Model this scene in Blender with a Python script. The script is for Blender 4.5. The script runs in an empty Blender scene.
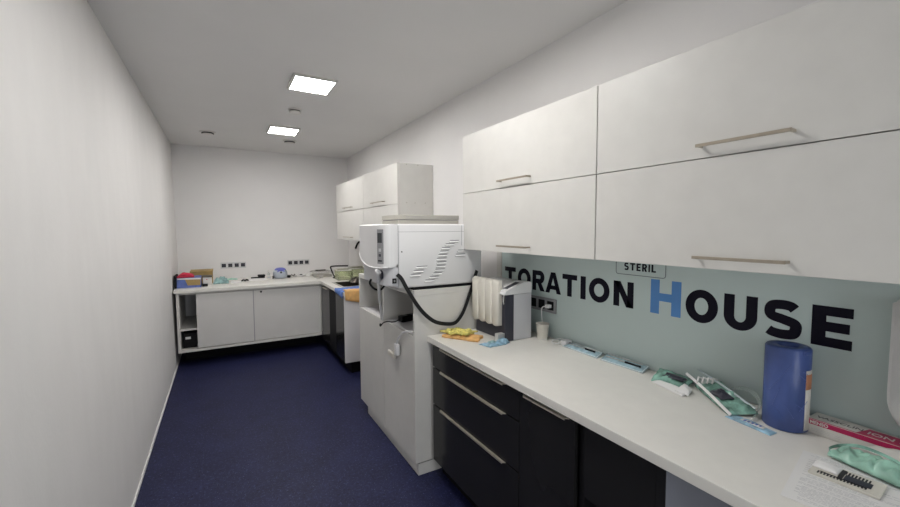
import bpy, bmesh, math, random
from mathutils import Vector, Matrix, noise
S = bpy.context.scene
COL = S.collection
PI = math.pi

# ------------------------------------------------------------------ materials
def mat(name, col, rough=0.5, metal=0.0, var=0.04, vscale=6.0, bump=0.0, bscale=200.0, spec=0.5,
        trans=0.0, coat=0.0, stretch=None, emit=None, estr=0.0, ior=1.45, alpha=1.0):
    m = bpy.data.materials.new(name); m.use_nodes = True
    nt = m.node_tree; b = nt.nodes['Principled BSDF']
    tc = nt.nodes.new('ShaderNodeTexCoord')
    src = tc.outputs['Object']
    if stretch:
        mp = nt.nodes.new('ShaderNodeMapping'); mp.inputs['Scale'].default_value = stretch
        nt.links.new(src, mp.inputs['Vector']); src = mp.outputs['Vector']
    n = nt.nodes.new('ShaderNodeTexNoise'); n.inputs['Scale'].default_value = vscale; n.inputs['Detail'].default_value = 4
    nt.links.new(src, n.inputs['Vector'])
    r = nt.nodes.new('ShaderNodeValToRGB')
    lo = [max(0, c*(1-var)) for c in col]; hi = [min(1, c*(1+var)) for c in col]
    r.color_ramp.elements[0].color = (*lo, 1); r.color_ramp.elements[1].color = (*hi, 1)
    r.color_ramp.elements[0].position = .3; r.color_ramp.elements[1].position = .7
    nt.links.new(n.outputs['Fac'], r.inputs['Fac']); nt.links.new(r.outputs['Color'], b.inputs['Base Color'])
    b.inputs['Roughness'].default_value = rough; b.inputs['Metallic'].default_value = metal
    b.inputs['Specular IOR Level'].default_value = spec
    b.inputs['IOR'].default_value = ior
    b.inputs['Transmission Weight'].default_value = trans
    b.inputs['Coat Weight'].default_value = coat
    b.inputs['Alpha'].default_value = alpha
    if bump:
        n2 = nt.nodes.new('ShaderNodeTexNoise'); n2.inputs['Scale'].default_value = bscale
        nt.links.new(src, n2.inputs['Vector'])
        bp = nt.nodes.new('ShaderNodeBump'); bp.inputs['Strength'].default_value = bump; bp.inputs['Distance'].default_value = .004
        nt.links.new(n2.outputs['Fac'], bp.inputs['Height']); nt.links.new(bp.outputs['Normal'], b.inputs['Normal'])
    if emit:
        b.inputs['Emission Color'].default_value = (*emit, 1); b.inputs['Emission Strength'].default_value = estr
    return m

def floor_material():
    m = mat('navy_flecked_vinyl', (.0130, .0150, .051), rough=.5, var=.2, vscale=5, spec=.25)
    nt = m.node_tree; b = nt.nodes['Principled BSDF']
    base = b.inputs['Base Color'].links[0].from_socket
    tc = nt.nodes['Texture Coordinate']
    out = base
    for sc, lo, colr in ((55, .62, (.026, .030, .092)), (95, .68, (.07, .08, .19)), (170, .73, (.28, .29, .40)), (70, .64, (.006, .006, .022))):
        n = nt.nodes.new('ShaderNodeTexNoise'); n.inputs['Scale'].default_value = sc; n.inputs['Detail'].default_value = 2
        nt.links.new(tc.outputs['Object'], n.inputs['Vector'])
        r = nt.nodes.new('ShaderNodeValToRGB'); r.color_ramp.elements[0].position = lo - .05; r.color_ramp.elements[1].position = lo + .05
        nt.links.new(n.outputs['Fac'], r.inputs['Fac'])
        mx = nt.nodes.new('ShaderNodeMixRGB'); mx.inputs['Color2'].default_value = (*colr, 1)
        nt.links.new(r.outputs['Color'], mx.inputs['Fac']); nt.links.new(out, mx.inputs['Color1']); out = mx.outputs['Color']
    nt.links.new(out, b.inputs['Base Color'])
    return m

M = {}
M['wall'] = mat('white_painted_wall', (.74, .725, .715), .75, var=.015, vscale=3, bump=.12, bscale=260)
M['wall_tex'] = mat('white_fleece_wallpaper', (.73, .715, .70), .7, var=.02, vscale=9, bump=.25, bscale=120, stretch=(1, 1, .35))
M['ceiling'] = mat('white_painted_ceiling', (.72, .71, .70), .85, var=.015, vscale=2)
M['floor'] = floor_material()
M['white'] = mat('white_cabinet_laminate', (.635, .62, .588), .38, var=.02, vscale=14, spec=.4)
M['whitegrey'] = mat('pale_grey_laminate', (.62, .61, .62), .45, var=.02)
M['slider'] = mat('light_grey_sliding_door', (.60, .585, .565), .4, var=.02, spec=.4)
M['worktop'] = mat('white_worktop', (.72, .70, .655), .33, var=.02, vscale=18, spec=.4)
M['edge'] = mat('pale_edge_band', (.62, .61, .63), .4, var=.02)
M['black'] = mat('anthracite_gloss_front', (.016, .0155, .0155), .2, var=.12, vscale=3, spec=.35)
M['blackmat'] = mat('black_matt', (.008, .008, .009), .6, var=.15, spec=.2)
M['rubber'] = mat('black_strap_webbing', (.008, .008, .009), .75, var=.2, vscale=60, bump=.3, bscale=400)
M['steel'] = mat('brushed_nickel', (.60, .55, .46), .32, metal=.55, var=.08, vscale=30, stretch=(1, 8, 1))
M['nickel'] = mat('dark_nickel', (.42, .37, .30), .3, metal=.8, var=.08, vscale=30)
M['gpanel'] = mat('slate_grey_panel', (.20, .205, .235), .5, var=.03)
M['crease_glint'] = mat('blue_crease_highlight', (.085, .13, .36), .3, var=.1)  # lighter blue for highlights painted on the roll's wrinkles
M['printdark'] = mat('dark_grey_print', (.13, .13, .13), .7, var=.1)
M['steel2'] = mat('stainless_steel', (.55, .54, .52), .3, metal=1, var=.1, vscale=20)
M['darksteel'] = mat('dark_stained_steel', (.11, .095, .08), .35, metal=.7, var=.25, vscale=12)
M['glass'] = mat('mint_back_painted_glass', (.545, .635, .62), .12, var=.015, vscale=2, spec=.35)
M['ink'] = mat('navy_black_vinyl', (.006, .005, .013), .5, var=.1, spec=.15)
M['inkblue'] = mat('sky_blue_vinyl', (.085, .245, .56), .4, var=.05)
M['outline'] = mat('grey_outline_vinyl', (.16, .19, .2), .5, var=.05)
M['device'] = mat('white_device_plastic', (.72, .715, .715), .35, var=.015, spec=.45)
M['device_g'] = mat('light_grey_device_plastic', (.55, .55, .57), .4, var=.02)
M['screen'] = mat('dark_display_glass', (.05, .055, .06), .2, var=.1)
M['displaygrey'] = mat('grey_display_panel', (.25, .25, .26), .4, var=.05)
M['slot'] = mat('louvre_shadow_grey', (.30, .30, .31), .6, var=.05)
M['cream'] = mat('cream_plastic', (.66, .63, .56), .4, var=.03)
M['beige'] = mat('grey_beige_metal', (.44, .42, .37), .45, var=.04)
M['graphite'] = mat('graphite_plastic', (.035, .035, .05), .35, var=.1)
M['silver'] = mat('silver_grey_plastic', (.55, .55, .55), .35, metal=.2, var=.04)
M['yellow'] = mat('yellow_green_cloth', (.60, .53, .15), .9, var=.4, vscale=45, bump=.5, bscale=300)
M['orange'] = mat('orange_cloth', (.75, .44, .17), .9, var=.15, vscale=30, bump=.5, bscale=300)
M['blueclo'] = mat('blue_cloth', (.12, .22, .56), .9, var=.2, vscale=25, bump=.5, bscale=300)
M['cyan'] = mat('pale_blue_packet_film', (.27, .44, .56), .3, var=.4, vscale=40)
M['pouchblue'] = mat('clear_blue_pouch_film', (.36, .50, .56), .18, var=.3, vscale=25, spec=.6)
M['pouchseal'] = mat('pale_pouch_seal', (.62, .70, .72), .3, var=.08)
M['green'] = mat('sea_green_pouch_film', (.22, .40, .33), .22, var=.55, vscale=22, spec=.6)
M['mint'] = mat('mint_green_pouch_film', (.33, .57, .46), .28, var=.3, vscale=16, spec=.6)
M['paper'] = mat('white_paper', (.74, .73, .72), .8, var=.02)
M['printgrey'] = mat('grey_print', (.50, .50, .51), .8, var=.2, vscale=80)
M['printblk'] = mat('black_print', (.02, .02, .022), .6, var=.2)
M['rollblue'] = mat('royal_blue_roll', (.052, .085, .25), .34, var=.22, vscale=14, bump=.5, bscale=35, spec=.5, stretch=(1, 1, .5))
M['magenta'] = mat('crimson_print', (.42, .012, .085), .4, var=.1)
M['boxwhite'] = mat('off_white_carton', (.64, .62, .58), .5, var=.05)
M['orangelab'] = mat('orange_label', (.50, .22, .12), .5, var=.1)
M['red'] = mat('crimson_red_fabric', (.50, .02, .055), .7, var=.25, vscale=14, bump=.3, bscale=120)
M['carton'] = mat('brown_cardboard', (.36, .25, .10), .8, var=.12, vscale=18)
M['bluebox'] = mat('blue_printed_card', (.10, .15, .42), .45, var=.3, vscale=14)
M['teal'] = mat('grey_teal_film', (.25, .40, .40), .4, var=.35, vscale=25)
M['purple'] = mat('violet_blue_plastic', (.15, .17, .55), .35, var=.1)
M['bluegrey'] = mat('blue_grey_plastic', (.40, .44, .50), .35, var=.06)
M['tank'] = mat('yellowish_clear_plastic', (.80, .84, .62), .12, var=.06, trans=.75, ior=1.2)
M['film'] = mat('clear_film', (.86, .92, .90), .12, var=.05, trans=.85, ior=1.15)
M['plinth'] = mat('black_plinth', (.005, .005, .006), .6, var=.15, spec=.15)
M['baseboard'] = mat('white_baseboard', (.76, .75, .73), .5, var=.02)
M['lamp'] = mat('led_diffuser', (.9, .9, .9), .5, var=.0, emit=(1.0, .985, .962), estr=30.0)

# ------------------------------------------------------------------ mesh collector
class MB:
    def __init__(s): s.v = []; s.f = []; s.smooth = []
    def add(s, vs, fs, smooth=False):
        o = len(s.v); s.v += [tuple(v) for v in vs]; s.f += [tuple(o+i for i in f) for f in fs]; s.smooth += [smooth]*len(fs); return s
    def bm(s, bm, smooth=False):
        bm.verts.index_update()
        s.add([v.co[:] for v in bm.verts], [[v.index for v in f.verts] for f in bm.faces], smooth); bm.free(); return s
    def box(s, x0, x1, y0, y1, z0, z1, bev=0.0, seg=2, smooth=False, xf=None):
        b = bmesh.new()
        x0, x1 = sorted((x0, x1)); y0, y1 = sorted((y0, y1)); z0, z1 = sorted((z0, z1))
        bmesh.ops.create_cube(b, size=1)
        for v in b.verts:
            v.co = ((x0+x1)/2+v.co.x*(x1-x0), (y0+y1)/2+v.co.y*(y1-y0), (z0+z1)/2+v.co.z*(z1-z0))
        if bev: bmesh.ops.bevel(b, geom=b.edges[:], offset=bev, segments=seg, profile=.5, affect='EDGES')
        if xf is not None: b.transform(xf)
        return s.bm(b, smooth or (bev > 0 and seg > 2))
    def prism(s, poly, fn, h0, h1, smooth=False):
        n = len(poly)
        vs = [fn(p, h0) for p in poly] + [fn(p, h1) for p in poly]
        fs = [tuple(range(n))[::-1], tuple(range(n, 2*n))] + [(i, (i+1) % n, n+(i+1) % n, n+i) for i in range(n)]
        return s.add(vs, fs, smooth)
    def tube(s, pts, r, seg=10, closed=False):
        P = [Vector(p) for p in pts]; n = len(P); rings = []
        prev = None
        for i, p in enumerate(P):
            if closed: t = P[(i+1) % n]-P[i-1]
            else: t = P[min(i+1, n-1)]-P[max(i-1, 0)]
            t.normalize()
            if prev is None: u = t.cross(Vector((0, 0, 1)) if abs(t.z) < .9 else Vector((1, 0, 0)))
            else: u = prev-t*prev.dot(t)
            u.normalize(); prev = u; w = t.cross(u)
            rr = r[i] if isinstance(r, (list, tuple)) else r
            rings.append([p+u*math.cos(2*PI*k/seg)*rr+w*math.sin(2*PI*k/seg)*rr for k in range(seg)])
        vs = [v for R_ in rings for v in R_]; fs = []
        m = n if closed else n-1
        for i in range(m):
            a, b = i*seg, ((i+1) % n)*seg
            fs += [(a+k, a+(k+1) % seg, b+(k+1) % seg, b+k) for k in range(seg)]
        if not closed: fs += [tuple(range(seg))[::-1], tuple(range((n-1)*seg, n*seg))]
        return s.add(vs, fs, True)
    def ribbon(s, pts, w, t, wdir, face=None):
        P = [Vector(p) for p in pts]; wd = Vector(wdir).normalized(); vs = []; fs = []
        for i, p in enumerate(P):
            tg = (P[min(i+1, len(P)-1)]-P[max(i-1, 0)]).normalized()
            if face: wd = tg.cross(Vector(face)).normalized()
            nn = tg.cross(wd).normalized()
            for a, b in ((-1, -1), (1, -1), (1, 1), (-1, 1)): vs.append(p+wd*a*w/2+nn*b*t/2)
        for i in range(len(P)-1):
            a, b = 4*i, 4*i+4
            fs += [(a+k, a+(k+1) % 4, b+(k+1) % 4, b+k) for k in range(4)]
        fs += [(3, 2, 1, 0), tuple(len(vs)-4+k for k in range(4))]
        return s.add(vs, fs)
    def lathe(s, prof, c, seg=40, axis='z', smooth=True):
        vs = []; fs = []; n = len(prof)
        for k in range(seg):
            a = 2*PI*k/seg
            for r, h in prof:
                if axis == 'z': vs.append((c[0]+r*math.cos(a), c[1]+r*math.sin(a), c[2]+h))
                elif axis == 'y': vs.append((c[0]+r*math.cos(a), c[1]+h, c[2]+r*math.sin(a)))
                else: vs.append((c[0]+h, c[1]+r*math.cos(a), c[2]+r*math.sin(a)))
        for k in range(seg):
            k2 = (k+1) % seg
            fs += [(k*n+i, k2*n+i, k2*n+i+1, k*n+i+1) for i in range(n-1)]
        if prof[0][0] > 1e-6: fs.append(tuple(k*n for k in range(seg))[::-1])
        if prof[-1][0] > 1e-6: fs.append(tuple(k*n+n-1 for k in range(seg)))
        return s.add(vs, fs, smooth)
    def sheet(s, P, nx=16, ny=12, th=.002, puff=0.0, amp=0.0, freq=20, seed=0, ragged=0.0):
        """a closed soft slab over the quad P (four points, counter-clockwise seen from above)"""
        P = [Vector(p) for p in P]; top = []; bot = []
        for j in range(ny+1):
            for i in range(nx+1):
                u, v = i/nx, j/ny
                p = P[0]*(1-u)*(1-v)+P[1]*u*(1-v)+P[2]*u*v+P[3]*(1-u)*v
                e = min(1, 16*u*(1-u)*v*(1-v))**.6
                q = Vector((p.x*freq+seed*7.3, p.y*freq+seed*3.1, seed*1.7))
                if ragged and (i in (0, nx) or j in (0, ny)):
                    d = noise.noise(q*1.7)*ragged; cdir = (p-(P[0]+P[2])/2); cdir.z = 0; p = p+cdir.normalized()*d
                h = th+puff*e+amp*abs(noise.noise(q)+.5*noise.noise(q*2.3))*(.35+.65*e)
                top.append((p.x, p.y, p.z+h)); bot.append((p.x, p.y, p.z))
        return s._slab(top, bot, nx, ny)
    def _slab(s, top, bot, nx, ny):
        W = nx+1; N = len(top); fs = []
        for j in range(ny):
            for i in range(nx):
                a = j*W+i; fs.append((a, a+1, a+W+1, a+W)); fs.append((N+a, N+a+W, N+a+W+1, N+a+1))
        for i in range(nx):
            fs.append((i+1, i, N+i, N+i+1)); a = ny*W+i; fs.append((a, a+1, N+a+1, N+a))
        for j in range(ny):
            a = j*W; fs.append((a, a+W, N+a+W, N+a)); a = j*W+nx; fs.append((a+W, a, N+a, N+a+W))
        return s.add(top+bot, fs, True)
    def make(s, name, m, parent=None):
        me = bpy.data.meshes.new(name); me.from_pydata(s.v, [], s.f)
        b = bmesh.new(); b.from_mesh(me); bmesh.ops.recalc_face_normals(b, faces=b.faces[:]); b.to_mesh(me); b.free()
        me.polygons.foreach_set('use_smooth', s.smooth)
        me.materials.append(M[m] if isinstance(m, str) else m)
        o = bpy.data.objects.new(name, me); COL.objects.link(o)
        if parent is not None:
            o.parent = parent; o.matrix_parent_inverse = Matrix.Translation(-parent.location) if parent.type == 'EMPTY' else Matrix()
        return o

def spline(pts, n=12):
    P = [Vector(p) for p in pts]; P = [P[0]*2-P[1]]+P+[P[-1]*2-P[-2]]; out = []
    for i in range(1, len(P)-2):
        for k in range(n):
            t = k/n; a, b, c, d = P[i-1:i+3]
            out.append(.5*((2*b)+(c-a)*t+(2*a-5*b+4*c-d)*t*t+(3*b-a-3*c+d)*t**3))
    out.append(P[-2]); return out

def thing(name, label, cat, loc, group=None):
    o = bpy.data.objects.new(name, None); COL.objects.link(o); o.location = loc; o.empty_display_size = .05
    o['label'] = label; o['category'] = cat
    if group: o['group'] = group
    return o
def tag(o, label, cat, group=None):
    o['label'] = label; o['category'] = cat
    if group: o['group'] = group
    return o
def struct(o): o['kind'] = 'structure'; return o
def plabel(o, t): o['label'] = t; return o

def text_mesh(body, size, xf, name, m, parent, bold=0.0, depth=.0004):
    cu = bpy.data.curves.new('lettering', 'FONT'); cu.body = body; cu.size = size; cu.offset = bold; cu.extrude = depth; cu.resolution_u = 3
    ob = bpy.data.objects.new('lettering_source', cu); COL.objects.link(ob)
    dg = bpy.context.evaluated_depsgraph_get(); me = bpy.data.meshes.new_from_object(ob.evaluated_get(dg))
    bpy.data.objects.remove(ob); me.transform(xf); me.materials.clear(); me.materials.append(M[m])
    o = bpy.data.objects.new(name, me); COL.objects.link(o)
    if parent is not None:
        o.parent = parent
        if parent.type == 'EMPTY': o.matrix_parent_inverse = Matrix.Translation(-parent.location)
    return o

# ------------------------------------------------------------------ room constants (metres)
XLT, XLB, XR, YB, YF, H = -.5005, -.4675, 1.681, 6.025, -1.5, 2.563
WT = .86                     # worktop height

# ---- shell
f = MB().box(-.62, XR+.12, YF-.1, YB+.12, -.1, 0); struct(f.make('floor', 'floor'))
f = MB().box(-.62, XR+.12, YF-.1, YB+.12, H, H+.1); struct(f.make('ceiling', 'ceiling'))
f = MB()
f.add([(XLB, YF, 0), (XLB, YB, 0), (XLT, YB, H), (XLT, YF, H), (-.62, YF, 0), (-.62, YB, 0), (-.62, YB, H), (-.62, YF, H)],
      [(0, 1, 2, 3), (4, 7, 6, 5), (0, 4, 5, 1), (3, 2, 6, 7), (0, 3, 7, 4), (1, 5, 6, 2)])
struct(f.make('wall_left', 'wall_tex'))
struct(MB().box(-.62, XR+.12, YB, YB+.1, 0, H).make('wall_back', 'wall'))
struct(MB().box(XR, XR+.1, YF, YB, 0, H).make('wall_right', 'wall'))
wf = MB().box(-.62, -.06, YF-.1, YF, 0, H); wf.box(.96, XR+.12, YF-.1, YF, 0, H); wf.box(-.06, .96, YF-.1, YF, 2.12, H)  # unseen front wall, its opening added to let the fill light in
struct(wf.make('wall_front', 'wall'))
df = MB().box(-.059, -.03, YF-.098, YF+.012, .0005, 2.119, .002); df.box(.93, .959, YF-.098, YF+.012, .0005, 2.119, .002); df.box(-.03, .93, YF-.098, YF+.012, 2.09, 2.119, .002)
struct(df.make('added_doorway_1', 'white'))  # unseen doorway frame, added around the opening for the fill light
struct(MB().box(XLB+.0002, XLB+.008, YF, YB, 0.0005, .022, .002).make('baseboard_left', 'baseboard'))

# ---- ceiling lights
def ceiling_light(cy, label):
    cx = .612; t = thing('ceiling_light', label, 'ceiling light', (cx, cy, H), 'square ceiling lights')
    fr = MB(); w, l, d = .150, .162, .018
    for a in ((-w, w, -l, -l+.018), (-w, w, l-.018, l), (-w, -w+.018, -l+.018, l-.018), (w-.018, w, -l+.018, l-.018)):
        fr.box(cx+a[0], cx+a[1], cy+a[2], cy+a[3], H-d, H-.0005, .0015)
    fr.make('frame', 'white', t)
    MB().box(cx-w+.019, cx+w-.019, cy-l+.019, cy+l-.019, H-d+.003, H-.008).make('diffuser', 'lamp', t)
ceiling_light(3.08, 'square flat LED ceiling light, nearer of the two lit in view')
ceiling_light(4.63, 'square flat LED ceiling light, farther one towards the back wall')
ceiling_light(1.53, 'square flat LED ceiling light above the near wall cabinets')

t = thing('smoke_detector', 'small round white smoke detector on ceiling between the two lights', 'smoke detector', (.605, 3.80, H))
MB().lathe([(.055, 0), (.058, -.006), (.056, -.012)], (.605, 3.80, H-.0005)).make('base', 'white', t)
MB().lathe([(.045, -.0125), (.044, -.018), (.046, -.019), (.046, -.021)], (.605, 3.80, H)).make('smoke_slot', 'blackmat', t)
MB().lathe([(.050, -.0215), (.050, -.030), (.040, -.040), (.015, -.044), (0, -.044)], (.605, 3.80, H)).make('cover', 'white', t)
for cx, cy, lab in ((-.088, 5.11, 'round ceiling air valve with dark slot nearer the left wall'), (.75, 5.16, 'round ceiling air valve with dark slot behind the farther light')):
    t = thing('ceiling_air_valve', lab, 'air vent', (cx, cy, H), 'ceiling air valves')
    MB().lathe([(.078, 0), (.080, -.004), (.070, -.010), (.055, -.010)], (cx, cy, H-.0005)).make('rim', 'white', t)
    MB().lathe([(.054, -.0106), (.060, -.020), (.052, -.0215), (.030, -.0215)], (cx, cy, H)).make('slot_ring', 'blackmat', t)
    MB().lathe([(.050, -.022), (.048, -.026), (.020, -.029), (0, -.029)], (cx, cy, H)).make('disc', 'white', t)

# ---- socket plates
def sockets_back(x0, label):
    n, w = 4, .0745; zc = 1.033; t = thing('socket_plate', label, 'power socket', (x0+n*w/2, YB, zc), 'four-gang sockets on the back wall')
    fr = MB().box(x0, x0+n*w, YB-.010, YB-.0005, zc-.040, zc+.040, .003); fr.make('frame', 'silver', t)
    for k in range(n):
        c = x0+(k+.5)*w
        s = MB().box(c-.024, c+.024, YB-.0125, YB-.0102, zc-.023, zc+.023, .001).make('socket', 'blackmat', t)
        MB().lathe([(.019, -.0128), (.019, -.0126), (.017, -.0126)], (c, YB, zc), axis='y', seg=24).make('socket_ring', 'graphite', s)
sockets_back(-.019, 'silver four-socket plate on back wall, left one above the tablets')
sockets_back(.80, 'silver four-socket plate on back wall, right one near the corner')

# ================================================================== far L-shaped worktop and its cabinets
XS0, XS1, YS0, YS1 = 1.16, 1.52, 4.42, 4.86     # sink cut-out
w = MB()
w.box(-.462, 1.06, 5.115, YB-.002, WT-.036, WT, .0015)
w.box(1.0602, XR-.002, YS1, YB-.002, WT-.036, WT)
w.box(1.0602, XS0, YS0, YS1, WT-.036, WT); w.box(XS1, XR-.002, YS0, YS1, WT-.036, WT)
w.box(1.0602, XR-.002, 4.03, YS0, WT-.036, WT, .0)
tag(w.make('worktop', 'worktop'), 'white L-shaped worktop along back wall and far right corner', 'worktop')

t = thing('sink', 'dark stained steel sink set in the far worktop corner', 'sink', (1.34, 4.64, WT))
s = MB()
for a in ((XS0-.018, XS1+.018, YS0-.018, YS0+.012), (XS0-.018, XS1+.018, YS1-.012, YS1+.018), (XS0-.018, XS0+.012, YS0+.012, YS1-.012), (XS1-.012, XS1+.018, YS0+.012, YS1-.012)):
    s.box(*a, WT+.0005, WT+.006, .001)
s.make('rim', 'steel2', t)
b = MB(); z0 = WT-.15
b.box(XS0+.006, XS1-.006, YS0+.006, YS1-.006, z0, z0+.004)
for a in ((XS0+.004, XS1-.004, YS0+.004, YS0+.008), (XS0+.004, XS1-.004, YS1-.008, YS1-.004), (XS0+.004, XS0+.008, YS0+.008, YS1-.008), (XS1-.008, XS1-.004, YS0+.008, YS1-.008)):
    b.box(*a, z0, WT+.0004)
b.make('basin', 'darksteel', t)
MB().lathe([(.03, 0), (.03, .004), (.02, .005), (0, .003)], (1.34, 4.64, z0+.0045), seg=24).make('drain', 'steel2', t)

t = thing('sink_tap', 'black curved tap behind the autoclave at the far sink', 'tap', (1.60, 4.72, WT))
MB().lathe([(.026, 0), (.026, .012), (.018, .02), (.016, .09)], (1.60, 4.72, WT+.0005), seg=24).make('base', 'blackmat', t)
MB().tube(spline([(1.60, 4.72, .95), (1.60, 4.72, 1.2), (1.585, 4.72, 1.32), (1.52, 4.725, 1.375), (1.44, 4.735, 1.345), (1.40, 4.74, 1.27)]), .012).make('spout', 'blackmat', t)
MB().tube([(1.60, 4.705, .95), (1.60, 4.64, .985)], .006).make('lever', 'blackmat', t)

# back cabinet with sliding doors
t = thing('sliding_door_cabinet', 'white low cabinet with two sliding doors under back worktop', 'cabinet', (.31, 5.5, 0))
c = MB(); yf = 5.135
c.box(-.443, -.416, yf, 5.99, .17, WT-.038, .001); c.box(1.055, 1.068, yf, 5.99, .17, WT-.038, .001)
c.box(-.416, 1.055, yf, 5.99, .17, .196, .001); c.box(-.416, 1.055, yf+.02, 5.99, WT-.06, WT-.038)
c.make('carcass', 'white', t)
MB().box(-.416, 1.055, 5.955, 5.985, .197, WT-.061).make('back_panel', 'whitegrey', t)
MB().box(-.4155, .5, yf+.035, 5.95, .402, .42, .001).make('shelf', 'white', t)
for x0, x1, dy in ((-.262, .305, .003), (.290, 1.054, .017)):
    d = MB().box(x0, x1, yf+dy, yf+dy+.012, .204, WT-.0615, .001).make('sliding_door', 'slider', t)
    if x0 < 0: MB().box(x1-.008, x1+.0015, yf+dy-.0012, yf+dy-.0002, .204, WT-.0615).make('seam_shade_strip', 'slot', d)  # grey strip painted in for the shadow line where the doors overlap
    if x0 > 0:
        MB().lathe([(.011, 0), (.011, -.006), (.008, -.007), (0, -.007)], (.385, yf+dy, .775), axis='y', seg=20).make('lock', 'blackmat', d)
MB().box(-.40, 1.05, yf+.30, yf+.315, .0005, .169).make('plinth', 'plinth', t)
t = thing('storage_box', 'small black storage box with pale label inside open end of back cabinet', 'box', (-.335, 5.3, .197))
MB().box(-.405, -.275, 5.22, 5.46, .1975, .36, .004).make('body', 'blackmat', t)
MB().box(-.380, -.330, 5.2185, 5.2198, .296, .322).make('label_sticker', 'paper', t)

# far base cabinets (gloss anthracite)
t = thing('sink_base_cabinet', 'gloss black base cabinet with white end panel under far sink', 'cabinet', (1.37, 4.6, 0))
c = MB(); c.box(1.092, XR-.006, 4.062, 5.105, .13, .145); c.box(1.092, XR-.006, 5.09, 5.105, .146, .822); c.box(XR-.02, XR-.006, 4.062, 5.09, .146, .822)
c.make('carcass', 'blackmat', t)
for y0, y1, mm in ((4.062, 4.405, 'black'), (4.409, 4.70, 'blackmat'), (4.704, 5.110, 'black')):
    d = MB().box(1.07, 1.090, y0, y1, .13, .80, .001).make('door', mm, t)
    if y0 > 4.6: MB().box(1.046, 1.0698, 4.78, 4.98, .795, .802, .001).make('handle', 'steel', d)
plabel(MB().box(1.068, XR-.006, 4.040, 4.060, .124, .822, .001).make('end_panel', 'whitegrey', t), 'white end panel')
MB().box(1.14, XR-.01, 4.075, 5.2, .0005, .128).make('plinth', 'plinth', t)

# ================================================================== wall cabinets
UF, UB, UG, UT = 1.334, 1.3745, 1.7235, 2.0765
def handle(px, y0, y1, z, parent):
    h = MB()
    h.box(px-.032, px-.027, y0, y1, z-.005, z+.005, .001)
    h.box(px-.027, px-.0005, y0, y0+.008, z-.004, z+.004, .001); h.box(px-.027, px-.0005, y1-.008, y1, z-.004, z+.004, .001)
    return h.make('handle', 'nickel', parent)
def wall_cabinet(y0, y1, label, hw, left=True, side_front=True):
    t = thing('wall_cabinet', label, 'wall cabinet', (1.5, (y0+y1)/2, UB), 'white wall cabinets')
    c = MB(); xb = XR-.003
    c.box(UF+.020, xb, y0, y0+.016, UB, UT, .0008); c.box(UF+.020, xb, y1-.016, y1, UB, UT, .0008)
    for z in (UB, UG-.008, UT-.016): c.box(UF+.021, xb, y0+.016, y1-.016, z, z+.016)
    c.box(xb-.006, xb, y0+.016, y1-.016, UB+.016, UT-.016)
    c.make('carcass', 'white', t)
    g = .0016; mid = (y0+y1)/2
    for z0, z1 in ((UB, UG-g), (UG+g, UT)):
        d = MB().box(UF, UF+.018, y0+g, y1-g, z0, z1, .001).make('flap_door', 'white', t)
        handle(UF, mid-hw/2, mid+hw/2, z0+.036, d)
    return t
wall_cabinet(1.129, 2.1645, 'white two-flap wall cabinet next to the autoclave, above the TORATION lettering', .245)
wall_cabinet(.071, 1.127, 'white two-flap wall cabinet at right, above the HOUSE lettering', .245)
far = wall_cabinet(3.236, 4.19, 'far white two-flap wall cabinet showing its drilled side panel', .34)
for x, z in ((1.42, 1.735), (1.50, 1.735), (1.60, 1.735), (1.42, 2.066), (1.53, 2.066)):
    MB().lathe([(.005, 0), (.005, -.0008), (0, -.0008)], (x, 3.2358, z), axis='y', seg=12).make('screw_cap', 'beige', far)
wall_cabinet(4.192, 5.343, 'far white two-flap wall cabinet in the corner by the back wall', .34)

# ================================================================== autoclave cabinet
AX, AY0, AY1 = .977, 2.134, 3.223
t = thing('autoclave_cabinet', 'tall white base cabinet carrying the autoclave, two doors and open niches', 'cabinet', (1.3, 2.68, 0))
MB().box(AX, 1.66, AY0, AY0+.019, .081, 1.106, .001).make('side_panel', 'white', t)
MB().box(AX, 1.66, AY1-.019, AY1, .081, 1.106, .001).make('side_panel', 'white', t)
MB().box(AX, 1.66, AY0, AY1, 1.1068, 1.140, .0015).make('top_board', 'white', t)
MB().box(AX+.022, 1.50, AY0+.0195, AY1-.0195, .842, .862, .001).make('niche_floor', 'whitegrey', t)
MB().box(AX, 1.50, 2.651, 2.668, .8625, 1.106, .001).make('divider', 'white', t)
MB().box(1.501, 1.518, AY0+.0195, AY1-.0195, .082, 1.106).make('back_panel', 'whitegrey', t)
for y0, y1 in ((AY0+.0205, 2.6570), (2.6620, AY1-.0205)):
    MB().box(AX, AX+.019, y0, y1, .083, .862, .0012).make('door', 'white', t)
MB().box(.996, 1.64, AY0+.002, 3.10, .0005, .074, .001).make('plinth', 'white', t)

# ---- autoclave
BY0, BY1, BZ0, BZ1 = 2.150, 2.60, 1.157, 1.534
t = thing('autoclave', 'white bench-top steam autoclave with rounded door on tall white cabinet', 'autoclave', (1.2, 2.37, 1.1405))
b = MB().box(.886, 1.47, BY0, BY1, BZ0, BZ1, .012, 3); body = b.make('body', 'device', t)
MB().box(.985, 1.46, BY0+.006, BY1-.006, 1.1408, 1.1562).make('shadow_gap_filler', 'blackmat', t)  # black filler standing in for the shadow gap beneath the autoclave
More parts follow.
